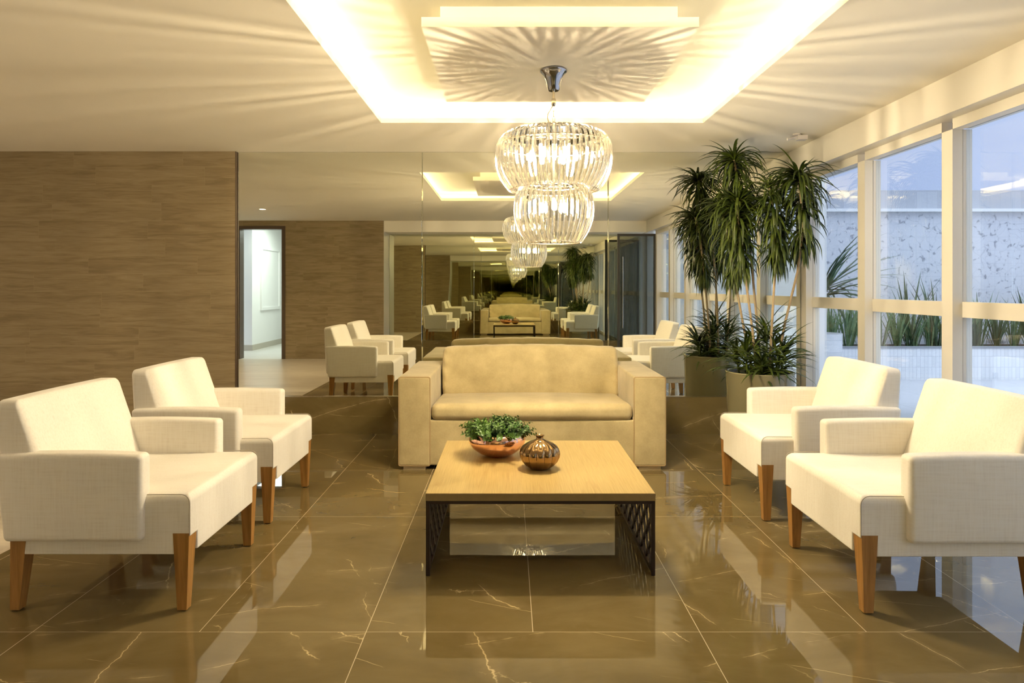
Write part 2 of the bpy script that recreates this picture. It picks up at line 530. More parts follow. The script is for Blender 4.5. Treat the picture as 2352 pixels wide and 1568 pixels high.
def cells(xs, ys, zs, filled):
    """solid made of grid cells; only the outer skin is kept"""
    bm = bmesh.new(); V = {}
    def v(i, j, k):
        if (i, j, k) not in V: V[(i, j, k)] = bm.verts.new((xs[i], ys[j], zs[k]))
        return V[(i, j, k)]
    for (i, j, k) in filled:
        for d, f in (((-1, 0, 0), ((0, 0, 0), (0, 0, 1), (0, 1, 1), (0, 1, 0))), ((1, 0, 0), ((1, 0, 0), (1, 1, 0), (1, 1, 1), (1, 0, 1))),
                     ((0, -1, 0), ((0, 0, 0), (1, 0, 0), (1, 0, 1), (0, 0, 1))), ((0, 1, 0), ((0, 1, 0), (0, 1, 1), (1, 1, 1), (1, 1, 0))),
                     ((0, 0, -1), ((0, 0, 0), (0, 1, 0), (1, 1, 0), (1, 0, 0))), ((0, 0, 1), ((0, 0, 1), (1, 0, 1), (1, 1, 1), (0, 1, 1)))):
            if (i + d[0], j + d[1], k + d[2]) in filled: continue
            bm.faces.new([v(i + a, j + b, k + c) for a, b, c in f])
    bmesh.ops.recalc_face_normals(bm, faces=bm.faces)
    bmesh.ops.dissolve_limit(bm, angle_limit=R(1), verts=bm.verts, edges=bm.edges)
    return bm

def soft_box(x0, x1, y0, y1, z0, z1, r=0.02, bulge=(0, 0, 0), n=6, arc=4, warp=None, noise=0.0):
    """rounded, slightly inflated upholstery block"""
    c = Vector(((x0 + x1) / 2, (y0 + y1) / 2, (z0 + z1) / 2)); h = Vector(((x1 - x0) / 2, (y1 - y0) / 2, (z1 - z0) / 2))
    def coords(hh):
        L = [-hh + r * i / arc for i in range(arc)]
        L += [(-hh + r) + 2 * (hh - r) * i / n for i in range(n + 1)]
        L += [hh - r + r * i / arc for i in range(1, arc + 1)]
        return L
    X, Y, Z = coords(h.x), coords(h.y), coords(h.z)
    bm = bmesh.new()
    def grid(A, B, fn):
        G = [[bm.verts.new(fn(a, b)) for b in B] for a in A]
        for i in range(len(A) - 1):
            for j in range(len(B) - 1):
                bm.faces.new((G[i][j], G[i + 1][j], G[i + 1][j + 1], G[i][j + 1]))
    for s in (-1, 1):
        grid(X, Y, lambda a, b: (a, b, s * h.z))
        grid(X, Z, lambda a, b: (a, s * h.y, b))
        grid(Y, Z, lambda a, b: (s * h.x, a, b))
    bmesh.ops.remove_doubles(bm, verts=bm.verts, dist=1e-5)
    rng = random.Random(int(abs(c.x * 977 + c.y * 131 + c.z * 17) * 1000))
    ph = [rng.uniform(0, 6.28) for _ in range(6)]
    for v in bm.verts:
        p = v.co
        q = Vector([max(-(h[i] - r), min(h[i] - r, p[i])) for i in range(3)])
        d = p - q
        if d.length > 1e-9: p = q + d * (r / d.length)
        u = [p[i] / h[i] for i in range(3)]
        off = Vector((0, 0, 0))
        for i in range(3):
            if bulge[i]:
                j, k = [a for a in range(3) if a != i]
                off[i] = bulge[i] * u[i] * max(0, 1 - u[j] ** 2) * max(0, 1 - u[k] ** 2)
        if noise:
            off += Vector((math.sin(9 * p.y + ph[0]) * math.sin(11 * p.z + ph[1]), math.sin(8 * p.x + ph[2]) * math.sin(13 * p.z + ph[3]), math.sin(10 * p.x + ph[4]) * math.sin(9 * p.y + ph[5]))) * noise
        p = p + off + c
        v.co = warp(p) if warp else p
    return bm

def lathe(prof, seg=32, cx=0, cy_=0, flute=None, closed=False):
    bm = bmesh.new(); rings = []
    for (r, z) in prof:
        if r < 1e-6:
            rings.append([bm.verts.new((cx, cy_, z))]); continue
        ring = []
        for i in range(seg):
            a = 2 * PI * i / seg
            rr = r * (flute(a, r, z) if flute else 1.0)
            ring.append(bm.verts.new((cx + rr * math.cos(a), cy_ + rr * math.sin(a), z)))
        rings.append(ring)
    for a, b in zip(rings[:-1], rings[1:]):
        for i in range(seg):
            j = (i + 1) % seg
            if len(a) == 1 and len(b) == 1: continue
            if len(a) == 1: bm.faces.new((a[0], b[j], b[i]))
            elif len(b) == 1: bm.faces.new((a[i], a[j], b[0]))
            else: bm.faces.new((a[i], a[j], b[j], b[i]))
    return bm

def tube(bm, pts, r, seg=8, closed=False, taper=None):
    pts = [Vector(p) for p in pts]; n = len(pts); rings = []
    up = None
    for i, p in enumerate(pts):
        if closed: t = (pts[(i + 1) % n] - pts[i - 1])
        else: t = pts[min(i + 1, n - 1)] - pts[max(i - 1, 0)]
        t.normalize()
        if up is None:
            up = Vector((0, 0, 1)) if abs(t.z) < 0.9 else Vector((1, 0, 0))
        a = t.cross(up); 
        if a.length < 1e-6: a = t.cross(Vector((0, 1, 0)))
        a.normalize(); b = a.cross(t); up = b
        rr = r if taper is None else r * (1 + (taper - 1) * i / (n - 1))
        rings.append([bm.verts.new(p + (a * math.cos(2 * PI * k / seg) + b * math.sin(2 * PI * k / seg)) * rr) for k in range(seg)])
    for i in range(n if closed else n - 1):
        A, B = rings[i], rings[(i + 1) % n]
        for k in range(seg):
            bm.faces.new((A[k], A[(k + 1) % seg], B[(k + 1) % seg], B[k]))
    if not closed:
        bm.faces.new(list(reversed(rings[0]))); bm.faces.new(rings[-1])
    return bm

def taper_leg(top, bot, st, sb, z1, z0=0.0, r=0.003):
    bm = bmesh.new()
    q = []
    for (c, s, z) in ((bot, sb, z0), (top, st, z1)):
        q.append([bm.verts.new((c[0] + dx * s / 2, c[1] + dy * s / 2, z)) for dx, dy in ((-1, -1), (1, -1), (1, 1), (-1, 1))])
    bm.faces.new(list(reversed(q[0]))); bm.faces.new(q[1])
    for i in range(4):
        j = (i + 1) % 4
        bm.faces.new((q[0][i], q[0][j], q[1][j], q[1][i]))
    return bevel_all(bm, r, 2)

def strap_leaf(bm, base, azim, elev, length, width, droop, fold=0.25, seg=6, twist=0.0):
    """narrow leaf that starts along (azim, elev) and bends down under its own weight"""
    p = Vector(base); e = elev; prev = None
    st = length / seg
    side = Vector((-math.sin(azim + twist), math.cos(azim + twist), 0))
    for i in range(seg + 1):
        t = i / seg
        w = width * (0.45 + 1.5 * t if t < 0.3 else (1.0 - ((t - 0.3) / 0.7) ** 1.8) * 0.9 + 0.02) * 0.5
        d = Vector((math.cos(azim) * math.cos(e), math.sin(azim) * math.cos(e), math.sin(e)))
        nrm = side.cross(d)
        lift = nrm * (-fold * w)
        row = [bm.verts.new(p + side * w - lift), bm.verts.new(p + lift), bm.verts.new(p - side * w - lift)]
        if prev:
            bm.faces.new((prev[0], prev[1], row[1], row[0])); bm.faces.new((prev[1], prev[2], row[2], row[1]))
        prev = row
        p = p + d * st
        e = max(e - droop / seg, -1.5)

def round_leaf(bm, base, d, nrm, length, width):
    d = d.normalized(); s = d.cross(nrm)
    if s.length < 1e-4: s = d.cross(Vector((1, 0, 0)))
    s.normalize(); n2 = s.cross(d)
    P = [(0, 0, 0), (0.3, 0.42, 0.05), (0.65, 0.5, 0.06), (1.0, 0.0, -0.05), (0.65, -0.5, 0.06), (0.3, -0.42, 0.05), (0.5, 0, -0.03)]
    V = [bm.verts.new(base + d * (a * length) + s * (b * width) + n2 * (c * length)) for a, b, c in P]
    for i in range(6):
        bm.faces.new((V[i], V[(i + 1) % 6], V[6]))

# ------------------------------------------------------------------ SETTING
# floors
structure(mk('floor', bxs((XMARB, 2.62, -0.72, 5.72, -0.12, 0.0)), M['marble']), 'polished brown marble slab floor with pale veins')
structure(mk('floor_laminate', bxs((XL - 0.1, XMARB, -0.18, 5.72, -0.12, 0.0)), M['lam']), 'pale wooden laminate floor left of the marble')
structure(mk('floor_hall', bxs((-8.0, -2.2, -6.0, -0.18, -0.12, 0.0)), mat_planks('hall_laminate', (0.55, 0.52, 0.47), (0.66, 0.63, 0.58), (0.72, 0.70, 0.66), 1.2, 0.2, (0, 1), 0.3)), 'pale floor of the hall beyond the doorway')
structure(mk('floor_patio', bxs((2.62, 13.0, -9.0, 10.4, -0.12, -0.02)), M['patio']), 'grey stone patio paving outside the windows')

# ceiling: slab with the square cove opening, ledge, raised ceiling
ct = 0.036
LED = 0.24            # ledge depth behind the lip
X0, X1, Y0, Y1 = XL - 0.1, XS + 0.02, -0.72, 5.72
cb = bmesh.new()
xs = [X0, CX0, CX1, X1]; ys = [Y0, CY0, CY1, Y1]
fl = {(i, j, 0) for i in range(3) for j in range(3) if (i, j) != (1, 1)}
cb = cells(xs, ys, [CZ, CZ + ct], fl)
ceiling = structure(mk('ceiling', cb, M['ceil']), 'flat warm-white plaster ceiling with a square opening')
cw = bmesh.new()
ax0, ax1, ay0, ay1 = CX0 - LED, CX1 + LED, CY0 - LED, CY1 + LED
box(cw, ax0 - 0.05, ax1 + 0.05, ay0 - 0.05, ay1 + 0.05, UPZ, UPZ + 0.06)
for b in ((ax0 - 0.05, ax0, ay0 - 0.05, ay1 + 0.05), (ax1, ax1 + 0.05, ay0 - 0.05, ay1 + 0.05), (ax0, ax1, ay0 - 0.05, ay0), (ax0, ax1, ay1, ay1 + 0.05)):
    box(cw, b[0], b[1], b[2], b[3], CZ + ct - 0.004, UPZ)
structure(mk('ceiling_cove', cw, M['cove']), 'raised square of ceiling lit by hidden warm strips')
PX0, PX1, PY0, PY1 = -0.383, 0.838, 2.92, 4.11
structure(mk('trim_1', bevel_all(bxs((PX0, PX1, PY0, PY1, CZ, CZ + 0.043)), 0.002, 1), M['ceil']), 'square hanging ceiling panel that carries the chandelier')
structure(mk('trim_2', bxs((PX0 + 0.075, PX1 - 0.075, PY0 + 0.075, PY1 - 0.075, CZ + 0.043, UPZ)), M['cove']), 'inset upstand above the hanging ceiling panel')
# light strips lying on the ledge, out of sight behind the lip
so = 0.10
for i, b in enumerate(((CX0 - so - 0.015, CX0 - so, CY0 - so, CY1 + so), (CX1 + so, CX1 + so + 0.015, CY0 - so, CY1 + so),
                       (CX0 - so, CX1 + so, CY0 - so - 0.015, CY0 - so), (CX0 - so, CX1 + so, CY1 + so, CY1 + so + 0.015))):
    s = mk('light_strip', bxs((b[0], b[1], b[2], b[3], CZ + ct + 0.001, CZ + ct + 0.012)), M['strip'], ceiling)

# back wall: panelling, mirror carrier, marble skirting
structure(mk('wall_back', bxs((XL - 0.1, 2.62, YB + 0.012, YB + 0.14, 0, CZ + 0.12)), M['white']))
structure(mk('wall_wood', bxs((XL - 0.1, XE - 0.004, YB - 0.030, YB + 0.012, 0, CZ)), M['panel']), 'wall clad in horizontal brown wood planks left of the mirrors')
structure(mk('baseboard_back', bevel_all(bxs((XE, XW, YB - 0.018, YB + 0.012, 0, 0.312)), 0.001, 1), M['marble_base']), 'tall brown marble skirting below the mirrors')
structure(mk('trim_3', bxs((XE, XW, YB - 0.020, YB + 0.002, 0.312, 0.317)), M['wire']), 'thin metal trim on top of the marble skirting')
structure(mk('trim_11', bxs((XE - 0.004, XE, YB - 0.032, YB + 0.012, 0, CZ)), M['doorframe']), 'thin dark edge strip where the wood cladding meets the mirror')
# left wall
structure(mk('wall_left', bxs((XL - 0.1, XL, -0.18, YB - 0.030, 0, CZ + 0.06)), M['white']))
# wall behind the camera: wood panelling with a doorway, then the mirrored niche under a beam
DX0, DX1, DZ = -4.64, -3.90, 2.247
wx = [XL - 0.1, DX0, DX1, -2.153]
structure(mk('wall_front', cells(wx, [-0.34, -0.20], [0, DZ, CZ], {(0, 0, 0), (2, 0, 0), (0, 0, 1), (1, 0, 1), (2, 0, 1)}), M['panel']), 'wood-clad wall with a doorway, seen in the mirror')
structure(mk('wall_niche', bxs((-2.15, 2.62, YF - 0.14, YF - 0.012, 0, CZ)), M['white']))
structure(mk('wall_return', bxs((-2.153, -2.149, YF - 0.14, -0.20, 0, CZ)), M['alu']))
structure(mk('trim_4', bxs((-2.149, XS, YF - 0.012, -0.22, 2.19, CZ)), M['ceil']), 'plaster beam above the mirrors behind the camera')
structure(mk('baseboard_front', bxs((-2.15, XS, YF - 0.012, YF + 0.016, 0, 0.28)), M['marble_base']))
df = bxs((DX0 - 0.05, DX0 + 0.01, -0.36, -0.185, 0, DZ + 0.045), (DX1 - 0.01, DX1 + 0.05, -0.36, -0.185, 0, DZ + 0.045), (DX0 + 0.01, DX1 - 0.01, -0.36, -0.185, DZ - 0.01, DZ + 0.045))
structure(mk('trim_5', df, M['doorframe']), 'dark door lining of the hall doorway')
# hall beyond the doorway
structure(mk('wall_hall_near', bxs((-8.0, -5.0, -1.82, -1.69, 0, 2.6)), M['white']))
structure(mk('wall_hall_side', bxs((-5.12, -5.0, -6.0, -1.82, 0, 2.6)), M['white']))
structure(mk('wall_hall_right', bxs((-3.0, -2.9, -6.0, -0.34, 0, 2.6)), M['white']))
structure(mk('wall_hall_end', bxs((-5.0, -3.0, -6.1, -6.0, 0, 2.6)), M['white']))
structure(mk('ceiling_hall', bxs((-8.0, -2.9, -6.1, -0.34, 2.5, 2.6)), M['white']))
structure(mk('baseboard_hall', bxs((-8.0, -4.988, -1.69, -1.678, 0, 0.11), (-5.0, -4.988, -6.0, -1.69, 0, 0.11)), plain('beige_skirting', (0.5, 0.46, 0.38), 0.4)))
area_lamp('hall_ceiling_lamp', (-4.1, -1.6, 2.48), (0, 0, 0), 1.2, 1.8, 36.0, (0.86, 1.0, 0.98))
wp = empty('wall_panel', (-5.0, -2.65, 0.77))
tag(wp, 'white framed panel on the hall wall, seen through the doorway in the mirror', 'panel')
mk('frame', bevel_all(bxs((0.0, 0.035, -0.55, 0.55, 0, 0.06), (0.0, 0.035, -0.55, 0.55, 1.23, 1.29), (0.0, 0.035, -0.55, -0.49, 0.06, 1.23), (0.0, 0.035, 0.49, 0.55, 0.06, 1.23)), 0.004, 1), M['white'], wp)
mk('face', bxs((0.0, 0.015, -0.49, 0.49, 0.06, 1.23)), M['white'], wp)

# window bulkhead
structure(mk('trim_6', bxs((XS, XW + 0.16, YF - 0.14, YB + 0.012, 2.18, CZ + 0.12)), M['alu']), 'cream bulkhead above the windows')

# windows: six bays
POSTS = [5.537 - 0.9133 * i for i in range(7)]
SZ0, SZ1 = 0.0, 0.055
def window_bay(n, y0, y1, last):
    """post at its near edge y1..; glazed from y0 (near) to y1 (far)"""
    w = empty('window_%d' % n, (XW, (y0 + y1) / 2, 0))
    structure(w, 'floor-to-ceiling window bay with a cream frame and a low cross rail')
    L = lambda bm, nm, mat, **k: mk(nm, moved(bm, w), mat, w, **k)
    L(bbox(XW, XW + 0.056, y1 - 0.002, y1 + 0.091, 0, 2.122, 0.0015, 1), 'post', M['alu'])
    L(bxs((XW + 0.056, XW + 0.060, y1 + 0.004, y1 + 0.087, 0, 2.122)), 'gasket', M['gap'])
    L(bbox(XW + 0.060, XW + 0.112, y1 + 0.001, y1 + 0.09, 0, 2.122, 0.0015, 1), 'outer_post', M['alu'])
    L(bbox(XW, XW + 0.06, y0 + 0.091, y1 - 0.002, 2.122, 2.18, 0.0015, 1), 'head_rail', M['alu'])
    L(bxs((XW + 0.06, XW + 0.064, y0 + 0.091, y1, 2.13, 2.18)), 'gasket', M['gap'])
    L(bbox(XW + 0.064, XW + 0.112, y0 + 0.091, y1, 2.125, 2.18, 0.0015, 1), 'outer_head', M['alu'])
    L(bbox(XW + 0.054, XW + 0.108, y0 + 0.091, y1 + 0.0, 1.07, 1.157, 0.002, 1), 'cross_rail', M['alu'])
    L(bbox(XW + 0.02, XW + 0.112, y0 + 0.091, y1, 0, SZ1, 0.002, 1), 'sill_rail', M['alu'])
    L(bxs((XW + 0.078, XW + 0.086, y0 + 0.091, y1, 1.157, 2.125)), 'upper_pane', M['pane'])
    L(bxs((XW + 0.078, XW + 0.086, y0 + 0.091, y1, SZ1, 1.07)), 'lower_pane', M['pane'])
    return w
def moved(bm, o):
    bmesh.ops.translate(bm, verts=bm.verts, vec=-o.location)
    return bm
for i in range(6):
    window_bay(i + 1, POSTS[i + 1], POSTS[i], i == 5)
structure(mk('trim_7', bbox(XW, XW + 0.112, POSTS[6] + 0.0, POSTS[6] + 0.09, 0, 2.18, 0.002, 1), M['alu']), 'cream end post beside the open glass door')
structure(mk('trim_8', bbox(XW, XW + 0.112, YF, YF + 0.08, 0, 2.18, 0.002, 1), M['alu']), 'cream end post of the doorway to the patio')
# open glass door leaf, seen in the mirror
d1 = empty('door_1', (2.50, 0.02, 0)); structure(d1, 'open glass door with a thin dark frame, seen in the mirror')
mk('frame', bevel_all(bxs((-0.66, -0.62, -0.02, 0.02, 0.01, 2.14), (-0.045, -0.005, -0.02, 0.02, 0.01, 2.14), (-0.62, -0.045, -0.02, 0.02, 2.10, 2.14), (-0.62, -0.045, -0.02, 0.02, 0.01, 0.07)), 0.002, 1), M['darkalu'], d1)
mk('pane', bxs((-0.62, -0.045, -0.004, 0.004, 0.07, 2.10)), M['doorpane'], d1)
hb = bmesh.new(); tube(hb, [(-0.575, 0.05, 0.55), (-0.575, 0.05, 1.75)], 0.012, 10)
tube(hb, [(-0.575, 0.004, 0.65), (-0.575, 0.05, 0.65)], 0.007, 8); tube(hb, [(-0.575, 0.004, 1.65), (-0.575, 0.05, 1.65)], 0.007, 8)
mk('pull_handle', hb, M['chrome'], d1, smooth=60)

# mirror panels
def mirror_panel(x0, x1, yface, sgn, z0, z1, mat, label, group):
    bm = bmesh.new()
    box(bm, x0 + 0.001, x1 - 0.001, min(yface, yface + sgn * 0.010), max(yface, yface + sgn * 0.010), z0, z1)
    # bevelled long edges on the visible face
    es = [e for e in bm.edges if all(abs(v.co.y - yface) < 1e-6 for v in e.verts) and abs(e.verts[0].co.x - e.verts[1].co.x) < 1e-6]
    bmesh.ops.bevel(bm, geom=es, offset=0.005, segments=1, affect='EDGES', profile=0.5)
    o = mk('mirror_panel', bm, mat, loc=((x0 + x1) / 2, yface, z0))
    tag(o, label, 'mirror', group)
    return o
SEAM = [XE, -0.731, 0.845, XW]
for a, b, lab in ((SEAM[0], SEAM[1], 'wall mirror panel beside the wood panelling, reflecting two chairs and a doorway'),
                  (SEAM[1], SEAM[2], 'wall mirror panel behind the tan sofa, between two bright seams'),
                  (SEAM[2], SEAM[3], 'wall mirror panel nearest the windows, behind the tall plant')):
    mirror_panel(a, b, YB, 1, 0.317, CZ - 0.003, M['mirror'], lab, 'mirror panels of the back wall')
FS = [-2.148, -0.62, 0.9, XS]
for a, b, lab in ((FS[0], FS[1], 'reflected mirror panel on the opposite wall, next to the wood wall'),
                  (FS[1], FS[2], 'reflected mirror panel on the opposite wall, above the reflected sofa'),
                  (FS[2], FS[3], 'reflected mirror panel on the opposite wall, beside the open glass door')):
    mirror_panel(a, b, YF, -1, 0.28, 2.188, M['mirror_front'], lab, 'mirror panels of the opposite wall')

# ------------------------------------------------------------------ OUTSIDE
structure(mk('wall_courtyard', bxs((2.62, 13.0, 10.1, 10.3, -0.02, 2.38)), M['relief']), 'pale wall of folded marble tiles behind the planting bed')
structure(mk('trim_9', bxs((2.62, 13.0, 10.02, 10.4, 2.38, 2.425)), M['white']), 'white coping along the courtyard wall')
structure(mk('wall_fascia', bxs((2.62, 13.0, 10.15, 10.35, 2.425, 2.72)), M['fascia']))
structure(mk('wall_yard_side', bxs((12.0, 12.2, -9.0, 9.9, -0.02, 2.4)), M['white']))
structure(mk('wall_yard_end', bxs((2.9, 12.0, -9.2, -9.0, -0.02, 2.4)), M['white']))
structure(mk('wall_outer_return', bxs((2.62, 2.75, 5.74, 10.1, -0.02, 3.0)), M['white']))
pl = empty('planter_bed', (7.2, 9.3, -0.02))
tag(pl, 'long low planting bed faced in narrow white tiles outside the windows', 'planter')
mk('tiled_wall', bxs((-4.4, 4.75, -0.25, -0.13, 0, 0.425)), M['mosaic'], pl)
mk('coping', bxs((-4.4, 4.75, -0.262, -0.12, 0.425, 0.444)), plain('grey_coping', (0.30, 0.31, 0.33), 0.5), pl)
mk('soil', bxs((-4.4, 4.75, -0.13, 0.58, 0.05, 0.41)), M['soil'], pl)
def clump(seed, n, lo, hi, w, mat, name, spread=0.07):
    rng = random.Random(seed); bm = bmesh.new()
    for _ in range(n):
        a = rng.uniform(0, 2 * PI); r = rng.uniform(0, spread)
        strap_leaf(bm, (r * math.cos(a), r * math.sin(a), 0), a, rng.uniform(1.2, 1.53), rng.uniform(lo, hi), w * rng.uniform(0.7, 1.1), rng.uniform(0.1, 0.55), seg=5)
    o = mk(name, bm, mat, smooth=180)
    return o
# clumps of sword-leaved plants along the bed (px of the clump centre in the photo)
protos = [clump(21, 26, 0.45, 0.75, 0.035, M['sword'], 'sword_leaf_plant'), clump(22, 22, 0.5, 0.8, 0.04, M['sword'], 'sword_leaf_plant'), clump(23, 18, 0.8, 1.25, 0.045, M['palm'], 'spiky_plant', 0.05)]
def at(px, Y): return (px - VPX) / F_PX * Y
spots = []
for px in range(1908, 2480, 38):
    spots.append((at(px, 9.45 + 0.12 * math.sin(px)), 9.45 + 0.12 * math.sin(px), (px // 38) % 2))
rng = random.Random(5)
first = {0: True, 1: True, 2: True}
lab_sw = 'clump of green sword-shaped leaves growing in the white tiled bed outside'
for (x, y, k) in spots:
    o = protos[k] if first[k] else protos[k].copy()
    if not first[k]: COL.objects.link(o)
    first[k] = False
    o.location = (x, y, 0.388); o.rotation_euler = (0, 0, rng.uniform(0, 6.28)); s = rng.uniform(0.8, 1.1); o.scale = (s, s, s)
    tag(o, lab_sw, 'plant', 'sword-leaved plants in the bed')
for (px, y, s) in ((2086, 9.36, 0.92), (2152, 9.36, 0.90), (2240, 9.4, 0.6), (2290, 9.4, 0.6), (2362, 9.4, 0.75)):
    o = protos[2] if first[2] else protos[2].copy()
    if not first[2]: COL.objects.link(o)
    first[2] = False
    o.location = (at(px, y), y, 0.388); o.rotation_euler = (0, 0, rng.uniform(0, 6.28)); o.scale = (s, s, s)
    tag(o, 'taller dark spiky-leaved plant rising above the sword-leaved clumps outside', 'plant', 'spiky plants in the bed')
# white round pot with a yucca, beside the bed
yp = empty('potted_yucca', (3.53, 7.5, -0.02))
tag(yp, 'yucca with long arching leaves in a round white tiled pot outside the window', 'potted plant')
mk('pot', lathe([(0.0, 0.0), (0.20, 0.0), (0.222, 0.74), (0.20, 0.74), (0.195, 0.68), (0.0, 0.68)], 32), mat_tiles('white_pot_tiles', (0.84, 0.84, 0.84), (0.62, 0.63, 0.67), 0.3, 0.13, (1, 2)), yp, smooth=40)
tb = bmesh.new(); tube(tb, [(0.02, 0, 0.66), (0.03, 0, 1.0), (0.02, 0, 1.22)], 0.035, 10)
mk('trunk', tb, M['cane'], yp, smooth=60)
fb = bmesh.new(); rr = random.Random(3)
for i in range(52):
    strap_leaf(fb, (0.02, 0, 1.12 + 0.12 * rr.random()), rr.uniform(0, 2 * PI), rr.uniform(-0.1, 1.4), rr.uniform(0.6, 0.95), 0.05, rr.uniform(0.2, 1.3), seg=6)
mk('foliage', fb, M['palm'], yp, smooth=180)

# ------------------------------------------------------------------ ARMCHAIRS (built facing +x, origin on the floor at the middle of the four legs)
def build_armchair():
    t = empty('armchair')
    hw = 0.340                       # half width of the seat
    # seat block with an apron notched around the four legs
    nx, ny = 0.062, 0.060
    xs = [-0.352, -0.352 + nx, 0.355 - nx, 0.355]
    ys = [-hw, -hw + ny, hw - ny, hw]
    fl = {(i, j, 1) for i in range(3) for j in range(3)} | {(i, j, 0) for i in range(3) for j in range(3) if not (i in (0, 2) and j in (0, 2))}
    bm = cells(xs, ys, [0.218, 0.288, 0.450], fl)
    def isfull(e):
        a, b = e.verts[0].co, e.verts[1].co
        top = abs(a.z - 0.45) < 1e-5 and abs(b.z - 0.45) < 1e-5
        return top
    es = [e for e in bm.edges if isfull(e)]
    bmesh.ops.bevel(bm, geom=es, offset=0.034, segments=5, affect='EDGES', profile=0.5)
    es = [e for e in bm.edges if len(e.link_faces) == 2 and e.calc_face_angle(0) > R(40)]
    bmesh.ops.bevel(bm, geom=es, offset=0.006, segments=2, affect='EDGES', profile=0.5)
    seat = mk('seat', bm, M['linen'], t, smooth=50, wn=True)
    # stitched seams round the two side faces of the seat front
    for s in (-1, 1):
        sb = bmesh.new(); yy = s * (hw + 0.0005)
        arc = [(0.353 - 0.034 + 0.034 * math.sin(a), yy, 0.416 + 0.034 * math.cos(a) - 0.001) for a in [PI / 2 * k / 6 for k in range(7)]]
        tube(sb, [(0.19, yy, 0.449 - 0.001)] + arc + [(0.353, yy, 0.292)], 0.0016, 6)
        mk('seam', sb, M['seam'], seat)
    # backrest, thicker at its foot
    zb, zt = 0.30, 0.805
    def wb(p):
        k = (p.z - zb) / (zt - zb)
        fx = -0.135 + (-0.312 + 0.135) * k          # front face
        rx = -0.372 + (-0.395 + 0.372) * k          # rear face
        u = (p.x - (-0.40)) / 0.20                  # 0 rear .. 1 front
        return Vector((rx + (fx - rx) * u, p.y, p.z))
    back = mk('backrest', soft_box(-0.40, -0.20, -0.338, 0.338, zb, zt, 0.030, (0.022, 0.0, 0.006), 8, 4, wb), M['linen'], t, smooth=180)
    for s in (-1, 1):
        sb = bmesh.new()
        pts = []
        for k in range(9):
            zz = 0.44 + (0.775 - 0.44) * k / 8
            kk = (zz - zb) / (zt - zb)
            pts.append((-0.135 + (-0.312 + 0.135) * kk - 0.016, s * 0.3325, zz))
        tube(sb, pts, 0.0016, 6)
        mk('seam', sb, M['seam'], back)
    mk('tag', bxs((-0.397, -0.384, -0.306, -0.284, 0.665, 0.705)), M['tag'], back)
    # arms
    for s in (-1, 1):
        y0, y1 = (0.293, 0.370) if s > 0 else (-0.370, -0.293)
        def wa(p):
            rear = max(0.0, (-0.1 - p.x) / 0.275)
            q = Vector(p)
            q.x += 0.035 * rear * (0.605 - p.z) / 0.33          # rear edge leans in towards the floor
            u = (p.x + 0.10) / 0.28
            q.z += 0.007 * (1 - u * u) * (p.z - 0.277) / 0.33 - 0.002
            return q
        arm = mk('armrest', soft_box(-0.378, 0.182, y0, y1, 0.277, 0.606, 0.020, (0, 0.004, 0), 8, 4, wa), M['linen'], t, smooth=180)
    # legs
    for sx in (-1, 1):
        for sy in (-1, 1):
            top = (0.320, sy * 0.311) if sx > 0 else (-0.300, sy * 0.311)
            bot = (0.320, sy * 0.317) if sx > 0 else (-0.320, sy * 0.317)
            leg = mk('leg', taper_leg(top, bot, 0.062, 0.036, 0.300, 0.004), M['legwood'], t, smooth=40, wn=True)
            mk('glide', lathe([(0.0, 0.0), (0.013, 0.0), (0.013, 0.005), (0.0, 0.005)], 12, bot[0], bot[1]), M['gap'], leg)
    return t
chair = build_armchair()
CH = [(-1.570, 2.875, 0.0, 'cream linen armchair at the left front, its near armrest filling the left edge'),
      (-1.585, 3.812, 0.0, 'cream linen armchair at the left, the rear one against the wood-panelled wall'),
      (1.686, 2.852, PI, 'cream linen armchair at the right front, cut off by the right edge'),
      (1.690, 3.850, PI, 'cream linen armchair at the right, the rear one beside the tall potted plant')]
for i, (x, y, rz, lab) in enumerate(CH):
    o = chair if i == 0 else copy_tree(chair)
    o.location = (x, y, 0); o.rotation_euler = (0, 0, rz)
    tag(o, lab, 'armchair', 'cream armchairs around the coffee table')

# ------------------------------------------------------------------ SOFA
sf = empty('sofa', (0.16, 4.50, 0))
tag(sf, 'tan suede two-seat sofa with broad square arms in front of the mirror', 'sofa')
AX0, AX1, AX2, AX3 = -0.907, -0.691, 0.690, 0.908        # arm faces, local x
def arm_warp(p):
    q = Vector(p); k = (p.z - 0.025) / 0.605
    q.z += 0.0
    return q
mk('base', soft_box(AX1 - 0.02, AX2 + 0.02, 0.012, 1.0, 0.028, 0.335, 0.012, (0, 0.0, 0), 8, 3), M['suede'], sf, smooth=180)
mk('back_frame', soft_box(AX1 - 0.02, AX2 + 0.02, 0.80, 1.0, 0.2, 0.60, 0.02, (0, 0, 0), 8, 3), M['suede'], sf, smooth=180)
for (a, b) in ((AX0, AX1), (AX2, AX3)):
    arm = mk('armrest', soft_box(a, b, 0.0, 1.0, 0.025, 0.630, 0.014, (0.006, 0.002, 0.004), 8, 4, noise=0.0012), M['suede'], sf, smooth=180)
    pb = bmesh.new()
    rr_ = 0.012
    loop = []
    cx_, cz_, hx_, hz_ = (a + b) / 2, 0.3275, (b - a) / 2 - 0.002, 0.3025 - 0.002
    for (sx, sz, a0) in ((1, 1, 0), (-1, 1, PI / 2), (-1, -1, PI), (1, -1, 1.5 * PI)):
        for k in range(5):
            an = a0 + PI / 2 * k / 4
            loop.append((cx_ + sx * (hx_ - rr_) + rr_ * math.cos(an), 0.005, cz_ + sz * (hz_ - rr_) + rr_ * math.sin(an)))
    # straight runs need points too, so that the piping follows the soft front
    tube(pb, loop, 0.0038, 6, closed=True)
    mk('piping', pb, M['suede_pipe'], arm, smooth=180)
